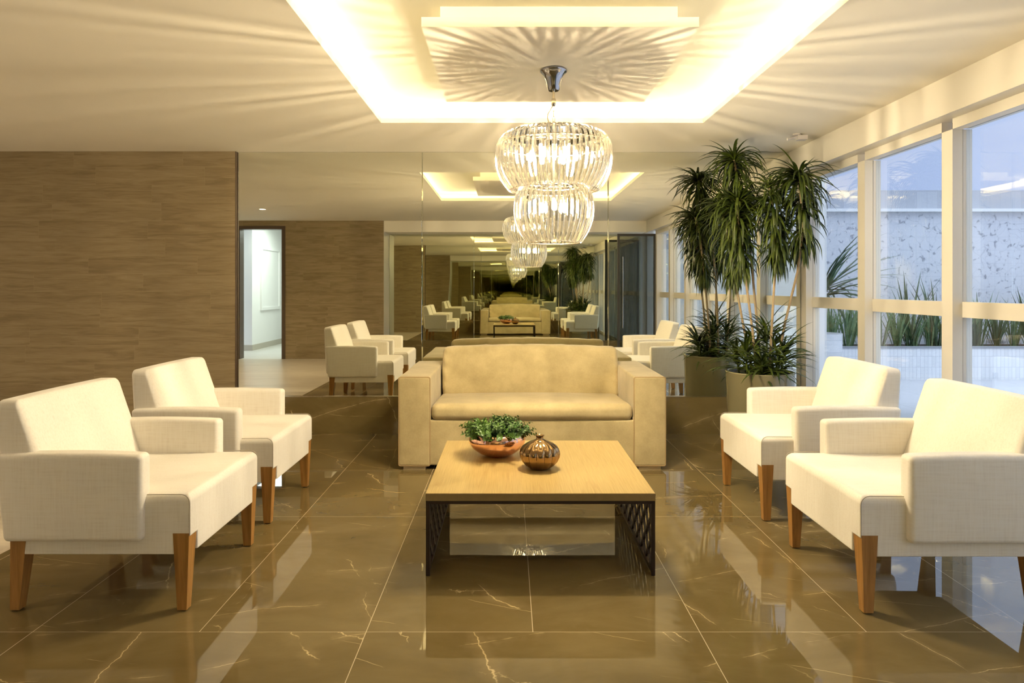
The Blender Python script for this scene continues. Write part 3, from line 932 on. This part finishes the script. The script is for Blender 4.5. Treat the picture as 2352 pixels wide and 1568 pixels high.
def seat_warp(p):
    q = Vector(p); q.z -= 0.035 * (p.y / 0.75); return q
mk('seat_cushion', soft_box(AX1 + 0.003, AX2 - 0.003, 0.0, 0.74, 0.330, 0.448, 0.045, (0.0, 0.018, 0.020), 10, 6, seat_warp), M['suede'], sf, smooth=180)
def back_warp(p):
    q = Vector(p); q.y += 0.10 * (p.z - 0.39) / 0.39
    u = (p.x + 0.0) / 0.68
    k = max(0, (p.z - 0.42) / 0.36)
    q.z += 0.0016 * math.sin(p.x * 31) * k * k + 0.0012 * math.sin(p.x * 73 + 1) * k * k - 0.010 * k * k * u * u
    if abs(u) > 0.55:                                    # gathered folds towards the side seams
        w = (abs(u) - 0.55) / 0.45
        q.y += 0.006 * w * math.sin(p.z * 60 + p.x * 45) 
    return q
bc = mk('back_cushion', soft_box(-0.668, 0.690, 0.595, 0.745, 0.395, 0.776, 0.030, (0.012, 0.035, 0.012), 26, 5, back_warp, 0.002), M['suede'], sf, smooth=180)
for sx in (-1, 1):
    for yy in (0.05, 0.92):
        x = sx * 0.80
        mk('foot', bevel_all(bxs((x - 0.075, x + 0.075, yy - 0.035, yy + 0.03, 0, 0.028)), 0.003, 1), plain('beige_foot', (0.42, 0.33, 0.2), 0.6) if 'sf' not in M else M['sf'], sf)

# ------------------------------------------------------------------ COFFEE TABLE
TX0, TX1, TY0, TY1, TZ = -0.355, 0.630, 2.852, 3.835, 0.354
ctb = empty('coffee_table', ((TX0 + TX1) / 2, (TY0 + TY1) / 2, 0))
tag(ctb, 'low square coffee table with an oak top on dark pierced steel sides', 'coffee table')
hx, hy = (TX1 - TX0) / 2, (TY1 - TY0) / 2
top = mk('tabletop', bbox(-hx, hx, -hy, hy, TZ - 0.032, TZ, 0.001, 1), M['oak'], ctb)
mk('dark_edge', bxs((-hx - 0.0012, hx + 0.0012, -hy - 0.0012, -hy, TZ - 0.032, TZ - 0.001), (-hx - 0.0012, hx + 0.0012, hy, hy + 0.0012, TZ - 0.032, TZ - 0.001),
                    (-hx - 0.0012, -hx, -hy, hy, TZ - 0.032, TZ - 0.001), (hx, hx + 0.0012, -hy, hy, TZ - 0.032, TZ - 0.001)), M['edge'], top)  # thin strip round the top, toned darker than the oak
fz = TZ - 0.032
bw = 0.016
fr = bxs((-hx, hx, -hy, -hy + bw, fz - 0.014, fz), (-hx, hx, hy - bw, hy, fz - 0.014, fz), (-hx, -hx + bw, -hy + bw, hy - bw, fz - 0.014, fz), (hx - bw, hx, -hy + bw, hy - bw, fz - 0.014, fz))
for sx in (-1, 1):
    for sy in (-1, 1):
        xa, xb = (hx - bw, hx) if sx > 0 else (-hx, -hx + bw)
        ya, yb = (hy - bw, hy) if sy > 0 else (-hy, -hy + bw)
        box(fr, xa, xb, ya, yb, 0, fz - 0.014)
    xa, xb = (hx - bw, hx) if sx > 0 else (-hx, -hx + bw)
    box(fr, xa, xb, -hy + bw, hy - bw, 0.012, 0.028)
mk('frame', fr, M['steel'], ctb)
for sx in (-1, 1):
    # pierced side: mirrored wavy ribs that touch and leave almond-shaped holes
    pb = bmesh.new(); n = 17; pitch = (2 * hy - 2 * bw) / n; z0, z1 = 0.024, fz - 0.010
    xa = sx * (hx - bw * 0.5); th = 0.010
    for k in range(n + 1):
        yc = -hy + bw + k * pitch
        prev = None; steps = 36
        for i in range(steps + 1):
            z = z0 + (z1 - z0) * i / steps
            w = pitch * 0.36 * math.sin(2 * PI * z / 0.105 + (PI if k % 2 else 0))
            y = min(hy - bw + 0.001, max(-hy + bw - 0.001, yc + w)); hwid = 0.0078
            ring = [pb.verts.new((xa - th / 2, y - hwid, z)), pb.verts.new((xa + th / 2, y - hwid, z)), pb.verts.new((xa + th / 2, y + hwid, z)), pb.verts.new((xa - th / 2, y + hwid, z))]
            if prev:
                for q in range(4):
                    pb.faces.new((prev[q], prev[(q + 1) % 4], ring[(q + 1) % 4], ring[q]))
            else: pb.faces.new(list(reversed(ring)))
            prev = ring
        pb.faces.new(prev)
    mk('side_panel', pb, M['steel'], ctb)

# ------------------------------------------------------------------ COPPER BOWL WITH A SMALL LEAFY PLANT
bp = empty('potted_plant', (-0.060, 3.50, TZ))
tag(bp, 'bushy small-leaved green plant in a shiny copper bowl on the coffee table', 'potted plant')
mk('bowl', lathe([(0.0, 0.0), (0.058, 0.0), (0.066, 0.004), (0.100, 0.020), (0.130, 0.043), (0.146, 0.068), (0.1495, 0.086), (0.147, 0.104), (0.140, 0.118), (0.134, 0.124), (0.130, 0.1245), (0.129, 0.121), (0.137, 0.104), (0.137, 0.098), (0.0, 0.096)], 72), M['copper'], bp, smooth=50)
mk('soil', lathe([(0.0, 0.108), (0.06, 0.112), (0.134, 0.106), (0.134, 0.098), (0.0, 0.097)], 32), M['soil'], bp, smooth=60)
lb, sb = bmesh.new(), bmesh.new(); rg = random.Random(11)
for i in range(150):
    a = rg.uniform(0, 2 * PI); r0 = 0.120 * math.sqrt(rg.random())
    tilt = (r0 / 0.12) * rg.uniform(0.55, 1.35)
    ln = rg.uniform(0.075, 0.112)
    b = Vector((r0 * math.cos(a), r0 * math.sin(a), 0.104))
    a2 = a + rg.uniform(-0.6, 0.6)
    d = Vector((math.sin(tilt) * math.cos(a2), math.sin(tilt) * math.sin(a2), math.cos(tilt)))
    pts = [b + d * (ln * k / 4) + Vector((0, 0, -0.02 * (k / 4) ** 2 * tilt)) for k in range(5)]
    tube(sb, pts, 0.0012, 4)
    m = 7
    for k in range(m):
        t = 0.25 + 0.75 * k / (m - 1)
        q = pts[0] + d * (ln * t) + Vector((0, 0, -0.02 * t * t * tilt))
        for s in (0, PI):
            aa = k * 1.57 + s + rg.uniform(-0.6, 0.6)
            sd = d.orthogonal().normalized(); sd.rotate(Matrix.Rotation(aa, 3, d))
            sz = rg.uniform(0.017, 0.026) * (1.2 - 0.55 * t)
            round_leaf(lb, q, sd + d * 0.55, d, sz, sz * 0.85)
mk('stems', sb, M['herb'], bp)
mk('foliage', lb, M['herb'], bp)

# ------------------------------------------------------------------ BRONZE VASE
vz = empty('vase', (0.153, 3.25, TZ))
tag(vz, 'small round fluted bronze vase with a narrow neck on the coffee table', 'vase')
NF = 14
def fl_(a, r, z):
    k = max(0.0, min(1.0, (0.135 - z) / 0.03)) * max(0.0, min(1.0, (z - 0.004) / 0.03)) 
    return 1 - 0.085 * k * (1 - abs(math.sin(a * NF / 2))) ** 1.3
prof = [(0.0, 0.0), (0.042, 0.0), (0.050, 0.003), (0.070, 0.016), (0.088, 0.036), (0.0985, 0.058), (0.101, 0.074), (0.0975, 0.090), (0.085, 0.108), (0.062, 0.124), (0.036, 0.135), (0.0195, 0.142), (0.0165, 0.149), (0.0175, 0.154), (0.0215, 0.159), (0.0228, 0.1615), (0.0205, 0.1615), (0.015, 0.152), (0.013, 0.13), (0.0, 0.128)]
mk('body', lathe(prof, 196, flute=fl_), M['bronze'], vz, smooth=60)

# ------------------------------------------------------------------ TALL DRACAENA IN A CERAMIC POT
dp = empty('potted_dracaena', (1.90, 5.02, 0))
tag(dp, 'tall many-stemmed dracaena with drooping strap leaves in a glossy olive-beige pot by the mirror', 'potted plant')
mk('pot', lathe([(0.0, 0.0), (0.205, 0.0), (0.212, 0.006), (0.236, 0.30), (0.246, 0.585), (0.250, 0.600), (0.246, 0.606), (0.236, 0.606), (0.230, 0.595), (0.226, 0.55), (0.0, 0.55)], 56), M['ceramic'], dp, smooth=40)
mk('soil', lathe([(0.0, 0.585), (0.12, 0.58), (0.229, 0.568), (0.229, 0.552), (0.0, 0.552)], 40), M['soil'], dp, smooth=60)
PYD = 5.02
def loc_(px, py, dy=0.0):
    Y = PYD + dy
    return Vector(((px - VPX) / F_PX * Y - 1.90, dy, EYE - (py - VPY) / F_PX * Y))
def crown(bm, axis_pts, rg, n, length, width):
    """strap leaves springing from the top stretch of a cane and arching over"""
    top = axis_pts[-1]; tl = len(axis_pts)
    for i in range(n):
        t = rg.random() ** 0.75                         # more towards the tip
        f = t * (tl - 1); j = min(int(f), tl - 2)
        p = axis_pts[j].lerp(axis_pts[j + 1], f - j)
        el = -0.62 + 1.25 * t ** 2.0 + rg.uniform(-0.45, 0.5)
        strap_leaf(bm, p, rg.uniform(0, 2 * PI), el, length * rg.uniform(0.65, 1.1) * (0.72 + 0.33 * t), width * rg.uniform(0.75, 1.2), rg.uniform(0.8, 2.6), 0.3, 7, rg.uniform(-0.6, 0.6))
    for i in range(9):
        strap_leaf(bm, top, rg.uniform(0, 2 * PI), rg.uniform(0.55, 1.2), length * rg.uniform(0.4, 0.62), width * 0.8, rg.uniform(0.3, 1.6), 0.3, 6)
CANES = [  # polyline from the pot to the tip: (px, py, dy)
    [(1738, 858, 0.00), (1729, 763, 0.0), (1710, 620, 0.02), (1697, 520, 0.03), (1692, 455, 0.03)],
    [(1766, 866, -0.06), (1771, 784, -0.06), (1778, 658, -0.08), (1788, 561, -0.10), (1776, 490, -0.10), (1768, 432, -0.10)],
    [(1784, 845, 0.02), (1803, 742, -0.02), (1832, 624, -0.12), (1845, 520, -0.16), (1836, 420, -0.18), (1833, 400, -0.18)],
    [(1748, 850, 0.09), (1737, 720, 0.13), (1722, 560, 0.15), (1700, 440, 0.15), (1688, 378, 0.12), (1685, 364, 0.12)],
    [(1728, 852, 0.08), (1706, 740, 0.16), (1684, 620, 0.22), (1668, 520, 0.24), (1655, 470, 0.24)],
]
rg = random.Random(4)
for ci, c in enumerate(CANES):
    P = [loc_(*q) for q in c]
    cbm = bmesh.new(); tube(cbm, P, 0.0105, 8, taper=0.75)
    cane = mk('cane', cbm, M['cane'], dp, smooth=180)
    fbm = bmesh.new()
    # the leafy stretch: the last ~0.55 m of the cane
    L = 0.0; pts = [P[-1]]
    for a, b in zip(reversed(P[:-1]), reversed(P[1:])):
        seg = (b - a).length
        pts.insert(0, a if L + seg < 0.54 else b.lerp(a, (0.54 - L) / seg)); L += seg
        if L >= 0.54: break
    crown(fbm, pts, rg, (250, 230, 250, 210, 180)[ci], (0.31, 0.31, 0.33, 0.31, 0.28)[ci], 0.025)
    mk('foliage', fbm, M['drac'], cane, smooth=180)
fbm = bmesh.new()
for (bx, by, h) in ((-0.10, -0.02, 0.20), (0.08, -0.10, 0.16), (0.0, 0.08, 0.24), (0.11, 0.05, 0.30), (-0.03, -0.12, 0.13), (-0.12, 0.10, 0.14), (0.04, -0.02, 0.38), (0.15, -0.02, 0.22)):
    A = [Vector((bx, by, 0.57)), Vector((bx * 1.1, by * 1.1, 0.57 + h * 0.6)), Vector((bx * 1.15, by * 1.1, 0.57 + h))]
    tube(fbm, A, 0.007, 6)
    for i in range(42):
        t = rg.random(); f = t * 2; j = min(int(f), 1)
        p = A[j].lerp(A[j + 1], f - j)
        strap_leaf(fbm, p, rg.uniform(0, 2 * PI), 0.15 + 0.9 * t + rg.uniform(-0.25, 0.25), rg.uniform(0.20, 0.32), 0.022 * rg.uniform(0.8, 1.2), rg.uniform(0.5, 1.5), 0.3, 6)
mk('low_foliage', fbm, M['drac'], dp, smooth=180)

# ------------------------------------------------------------------ CHANDELIER
CHX, CHY = 0.238, 3.50
ch = empty('chandelier', (CHX, CHY, CZ))
tag(ch, 'two-tier crystal chandelier hanging lit above the coffee table', 'chandelier')
Z = lambda z: z - CZ
mk('canopy', lathe([(0.0, 0.0), (0.066, 0.0), (0.0715, -0.004), (0.0715, -0.010), (0.066, -0.016), (0.053, -0.030), (0.044, -0.055), (0.036, -0.085), (0.031, -0.105), (0.027, -0.110), (0.0, -0.110)], 40), M['chrome'], ch, smooth=50)
rb = bmesh.new(); tube(rb, [(0, 0, -0.108), (0, 0, -0.158)], 0.007, 12)
mk('stem', rb, M['wire'], ch, smooth=60)
hk = lathe([(0.0, -0.150), (0.011, -0.152), (0.0125, -0.160), (0.0125, -0.182), (0.009, -0.190), (0.0, -0.192)], 16)
mk('coupler', hk, M['wire'], ch, smooth=50)
cbm = bmesh.new()
zc = -0.186
for k in range(4):
    lp = []
    for i in range(14):
        a = 2 * PI * i / 14
        u, w = 0.0065 * math.cos(a), 0.0175 * math.sin(a)
        lp.append((u, 0, zc - 0.016 + w) if k % 2 == 0 else (0, u, zc - 0.016 + w))
    tube(cbm, lp, 0.0018, 6, closed=True); zc -= 0.029
mk('chain', cbm, M['wire'], ch, smooth=180)
kb = bmesh.new(); tube(kb, [(-0.004, 0, -0.185), (-0.014, 0, -0.205), (-0.030, 0, -0.232), (-0.033, 0, -0.252), (-0.026, 0, -0.275), (-0.012, 0, -0.300), (0.0, 0, -0.318), (0.0, 0, -0.345)], 0.0025, 8)
mk('power_cord', kb, M['cable'], ch, smooth=180)
def catmull(P, n):
    out = []
    for i in range(n + 1):
        t = i / n * (len(P) - 1); j = min(int(t), len(P) - 2); u = t - j
        p0, p1, p2, p3 = P[max(j - 1, 0)], P[j], P[j + 1], P[min(j + 2, len(P) - 1)]
        out.append(tuple(0.5 * (2 * p1[k] + (-p0[k] + p2[k]) * u + (2 * p0[k] - 5 * p1[k] + 4 * p2[k] - p3[k]) * u * u + (-p0[k] + 3 * p1[k] - 3 * p2[k] + p3[k]) * u ** 3) for k in range(2)))
    return out
UP = catmull([(0.232, 2.048), (0.272, 2.030), (0.298, 1.985), (0.305, 1.925), (0.299, 1.865), (0.276, 1.805), (0.236, 1.751)], 18)
LO = catmull([(0.162, 1.775), (0.190, 1.745), (0.205, 1.695), (0.209, 1.645), (0.203, 1.590), (0.180, 1.530), (0.145, 1.474)], 18)
def crystal_strip(prof, w, th):
    bm = bmesh.new(); prev = None; n = len(prof)
    for i, (r, z) in enumerate(prof):
        a, b = prof[max(i - 1, 0)], prof[min(i + 1, n - 1)]
        tr, tz = b[0] - a[0], b[1] - a[1]; l = math.hypot(tr, tz); nr, nz = -tz / l, tr / l
        if nr < 0: nr, nz = -nr, -nz
        ring = []
        for (o, s) in ((0.5, -0.36), (0.5, 0.36), (0.15, 0.5), (-0.5, 0.06), (-0.5, -0.06), (0.15, -0.5)):
            ring.append(bm.verts.new((r + nr * o * th, s * w, Z(z) + nz * o * th)))
        if prev:
            for q in range(6): bm.faces.new((prev[q], prev[(q + 1) % 6], ring[(q + 1) % 6], ring[q]))
        else: bm.faces.new(list(reversed(ring)))
        prev = ring
    bm.faces.new(prev)
    return bm
for (prof, n, w) in ((UP, 58, 0.0205), (LO, 42, 0.0190)):
    c0 = mk('crystal_strip', crystal_strip(prof, w, 0.009), M['crystal'], ch, smooth=25)
    for k in range(1, n):
        c = c0.copy(); COL.objects.link(c); c.parent = ch; c.rotation_euler = (0, 0, 2 * PI * k / n)
def ring_bm(r, z, t=0.0032):
    bm = bmesh.new(); tube(bm, [(r * math.cos(2 * PI * i / 48), r * math.sin(2 * PI * i / 48), Z(z)) for i in range(48)], t, 6, closed=True); return bm
for (r, z) in ((0.226, 2.046), (0.285, 1.985), (0.228, 1.752), (0.156, 1.772), (0.138, 1.474)):
    mk('ring', ring_bm(r, z), M['wire'], ch, smooth=180)
fb = bmesh.new()
for k in range(6):
    a = 2 * PI * k / 6 + 0.2
    tube(fb, [(0, 0, Z(2.035)), (0.226 * math.cos(a), 0.226 * math.sin(a), Z(2.046))], 0.0035, 6)
    tube(fb, [(0, 0, Z(1.775)), (0.156 * math.cos(a), 0.156 * math.sin(a), Z(1.772))], 0.003, 6)
    tube(fb, [(0.156 * math.cos(a), 0.156 * math.sin(a), Z(1.772)), (0.228 * math.cos(a), 0.228 * math.sin(a), Z(1.752))], 0.003, 6)
tube(fb, [(0, 0, Z(2.04)), (0, 0, Z(1.72))], 0.006, 10)
mk('inner_frame', fb, M['wire'], ch, smooth=60)
pbm = bmesh.new(); NS = 40                                # plate added to block upward light; slots shaped to cast radial streaks
for k in range(NS):
    a0, a1 = 2 * PI * k / NS, 2 * PI * (k + SLOT) / NS
    q = [(0.05, a0), (0.224, a0), (0.224, (a0 + a1) / 2), (0.224, a1), (0.05, a1)]
    lo = [pbm.verts.new((r * math.cos(a), r * math.sin(a), Z(2.033))) for r, a in q]
    hi = [pbm.verts.new((r * math.cos(a), r * math.sin(a), Z(2.037))) for r, a in q]
    pbm.faces.new(hi); pbm.faces.new(list(reversed(lo)))
    for i in range(5): pbm.faces.new((lo[i], lo[(i + 1) % 5], hi[(i + 1) % 5], hi[i]))
for (ra, rb2) in ((0.0, 0.055), (0.214, 0.226)):
    m_ = lathe([(ra, Z(2.038)), (rb2, Z(2.038)), (rb2, Z(2.032)), (ra, Z(2.032)), (ra, Z(2.038))], 48)
    tmp = bpy.data.meshes.new('tmp'); m_.to_mesh(tmp); m_.free(); pbm.from_mesh(tmp); bpy.data.meshes.remove(tmp)
mk('shading_plate', pbm, M['chrome'], ch)
mk('lower_plate', lathe([(0.0, Z(1.776)), (0.135, Z(1.776)), (0.135, Z(1.772)), (0.0, Z(1.772))], 40), M['chrome'], ch, smooth=40)
bulb_bm = lathe([(0.0, -0.030), (0.009, -0.027), (0.0130, -0.018), (0.0130, 0.010), (0.008, 0.021), (0.0, 0.024)], 10)
b0 = mk('bulb', bulb_bm, M['bulb'], ch, smooth=180)
sock = mk('socket', lathe([(0.0, 0.022), (0.010, 0.022), (0.011, 0.03), (0.011, 0.055), (0.0, 0.057)], 12), M['wire'], b0, smooth=50)
BL = [(0.115 * math.cos(2 * PI * k / 6), 0.115 * math.sin(2 * PI * k / 6), Z(1.935)) for k in range(6)] + [(0.07 * math.cos(2 * PI * k / 3 + 0.5), 0.07 * math.sin(2 * PI * k / 3 + 0.5), Z(1.665)) for k in range(3)]
for k, p in enumerate(BL):
    o = b0 if k == 0 else copy_tree(b0, ch)
    o.location = p
db = bmesh.new()
for k, p in enumerate(BL):
    zt = Z(2.03) if k < 6 else Z(1.77)
    tube(db, [(p[0], p[1], p[2] + 0.05), (p[0], p[1], zt)], 0.003, 6)
    tube(db, [(p[0], p[1], zt), (0, 0, zt)], 0.003, 6)
mk('bulb_rods', db, M['wire'], ch, smooth=60)

# ------------------------------------------------------------------ CEILING FITTINGS
cs = empty('motion_detector', (2.157, 4.97, CZ))
tag(cs, 'small white detector on a swivel bracket fixed to the ceiling near the windows', 'detector')
mk('base', lathe([(0.0, 0.0), (0.030, 0.0), (0.030, -0.010), (0.026, -0.014), (0.0, -0.014)], 24), M['plastic'], cs, smooth=40)
mk('housing', bevel_all(bxs((0.0, 0.07, -0.03, 0.03, -0.045, -0.012)), 0.006, 2), M['plastic'], cs, smooth=40)
ab = bmesh.new(); tube(ab, [(0.0, 0, -0.02), (-0.045, -0.005, -0.034), (-0.075, -0.01, -0.040)], 0.010, 8)
mk('bracket', ab, M['plastic'], cs, smooth=60)
def downlight(x, y, lab):
    t = empty('downlight', (x, y, CZ)); tag(t, lab, 'ceiling light', 'recessed downlights')
    mk('trim_ring', lathe([(0.047, 0.0), (0.058, 0.0), (0.058, -0.004), (0.045, -0.006), (0.045, 0.0)], 28), M['plastic'], t, smooth=40)
    mk('lens', lathe([(0.0, -0.002), (0.045, -0.002), (0.045, 0.0), (0.0, 0.0)], 24), M['lens'], t)
    l = bpy.data.lights.new('downlight_lamp', 'SPOT'); l.energy = 60; l.color = (1.0, 0.80, 0.55); l.spot_size = R(120); l.spot_blend = 0.8; l.shadow_soft_size = 0.04
    o = bpy.data.objects.new('downlight_lamp', l); link(o, t); o.location = (0, 0, -0.015)
downlight(-3.61, 1.51, 'small recessed ceiling spot near the doorway, seen only in the mirror')
downlight(-3.61, 3.45, 'added recessed ceiling spot lighting the wood wall, unseen, out of frame at left')  # second spot is unseen, added to light the wood wall
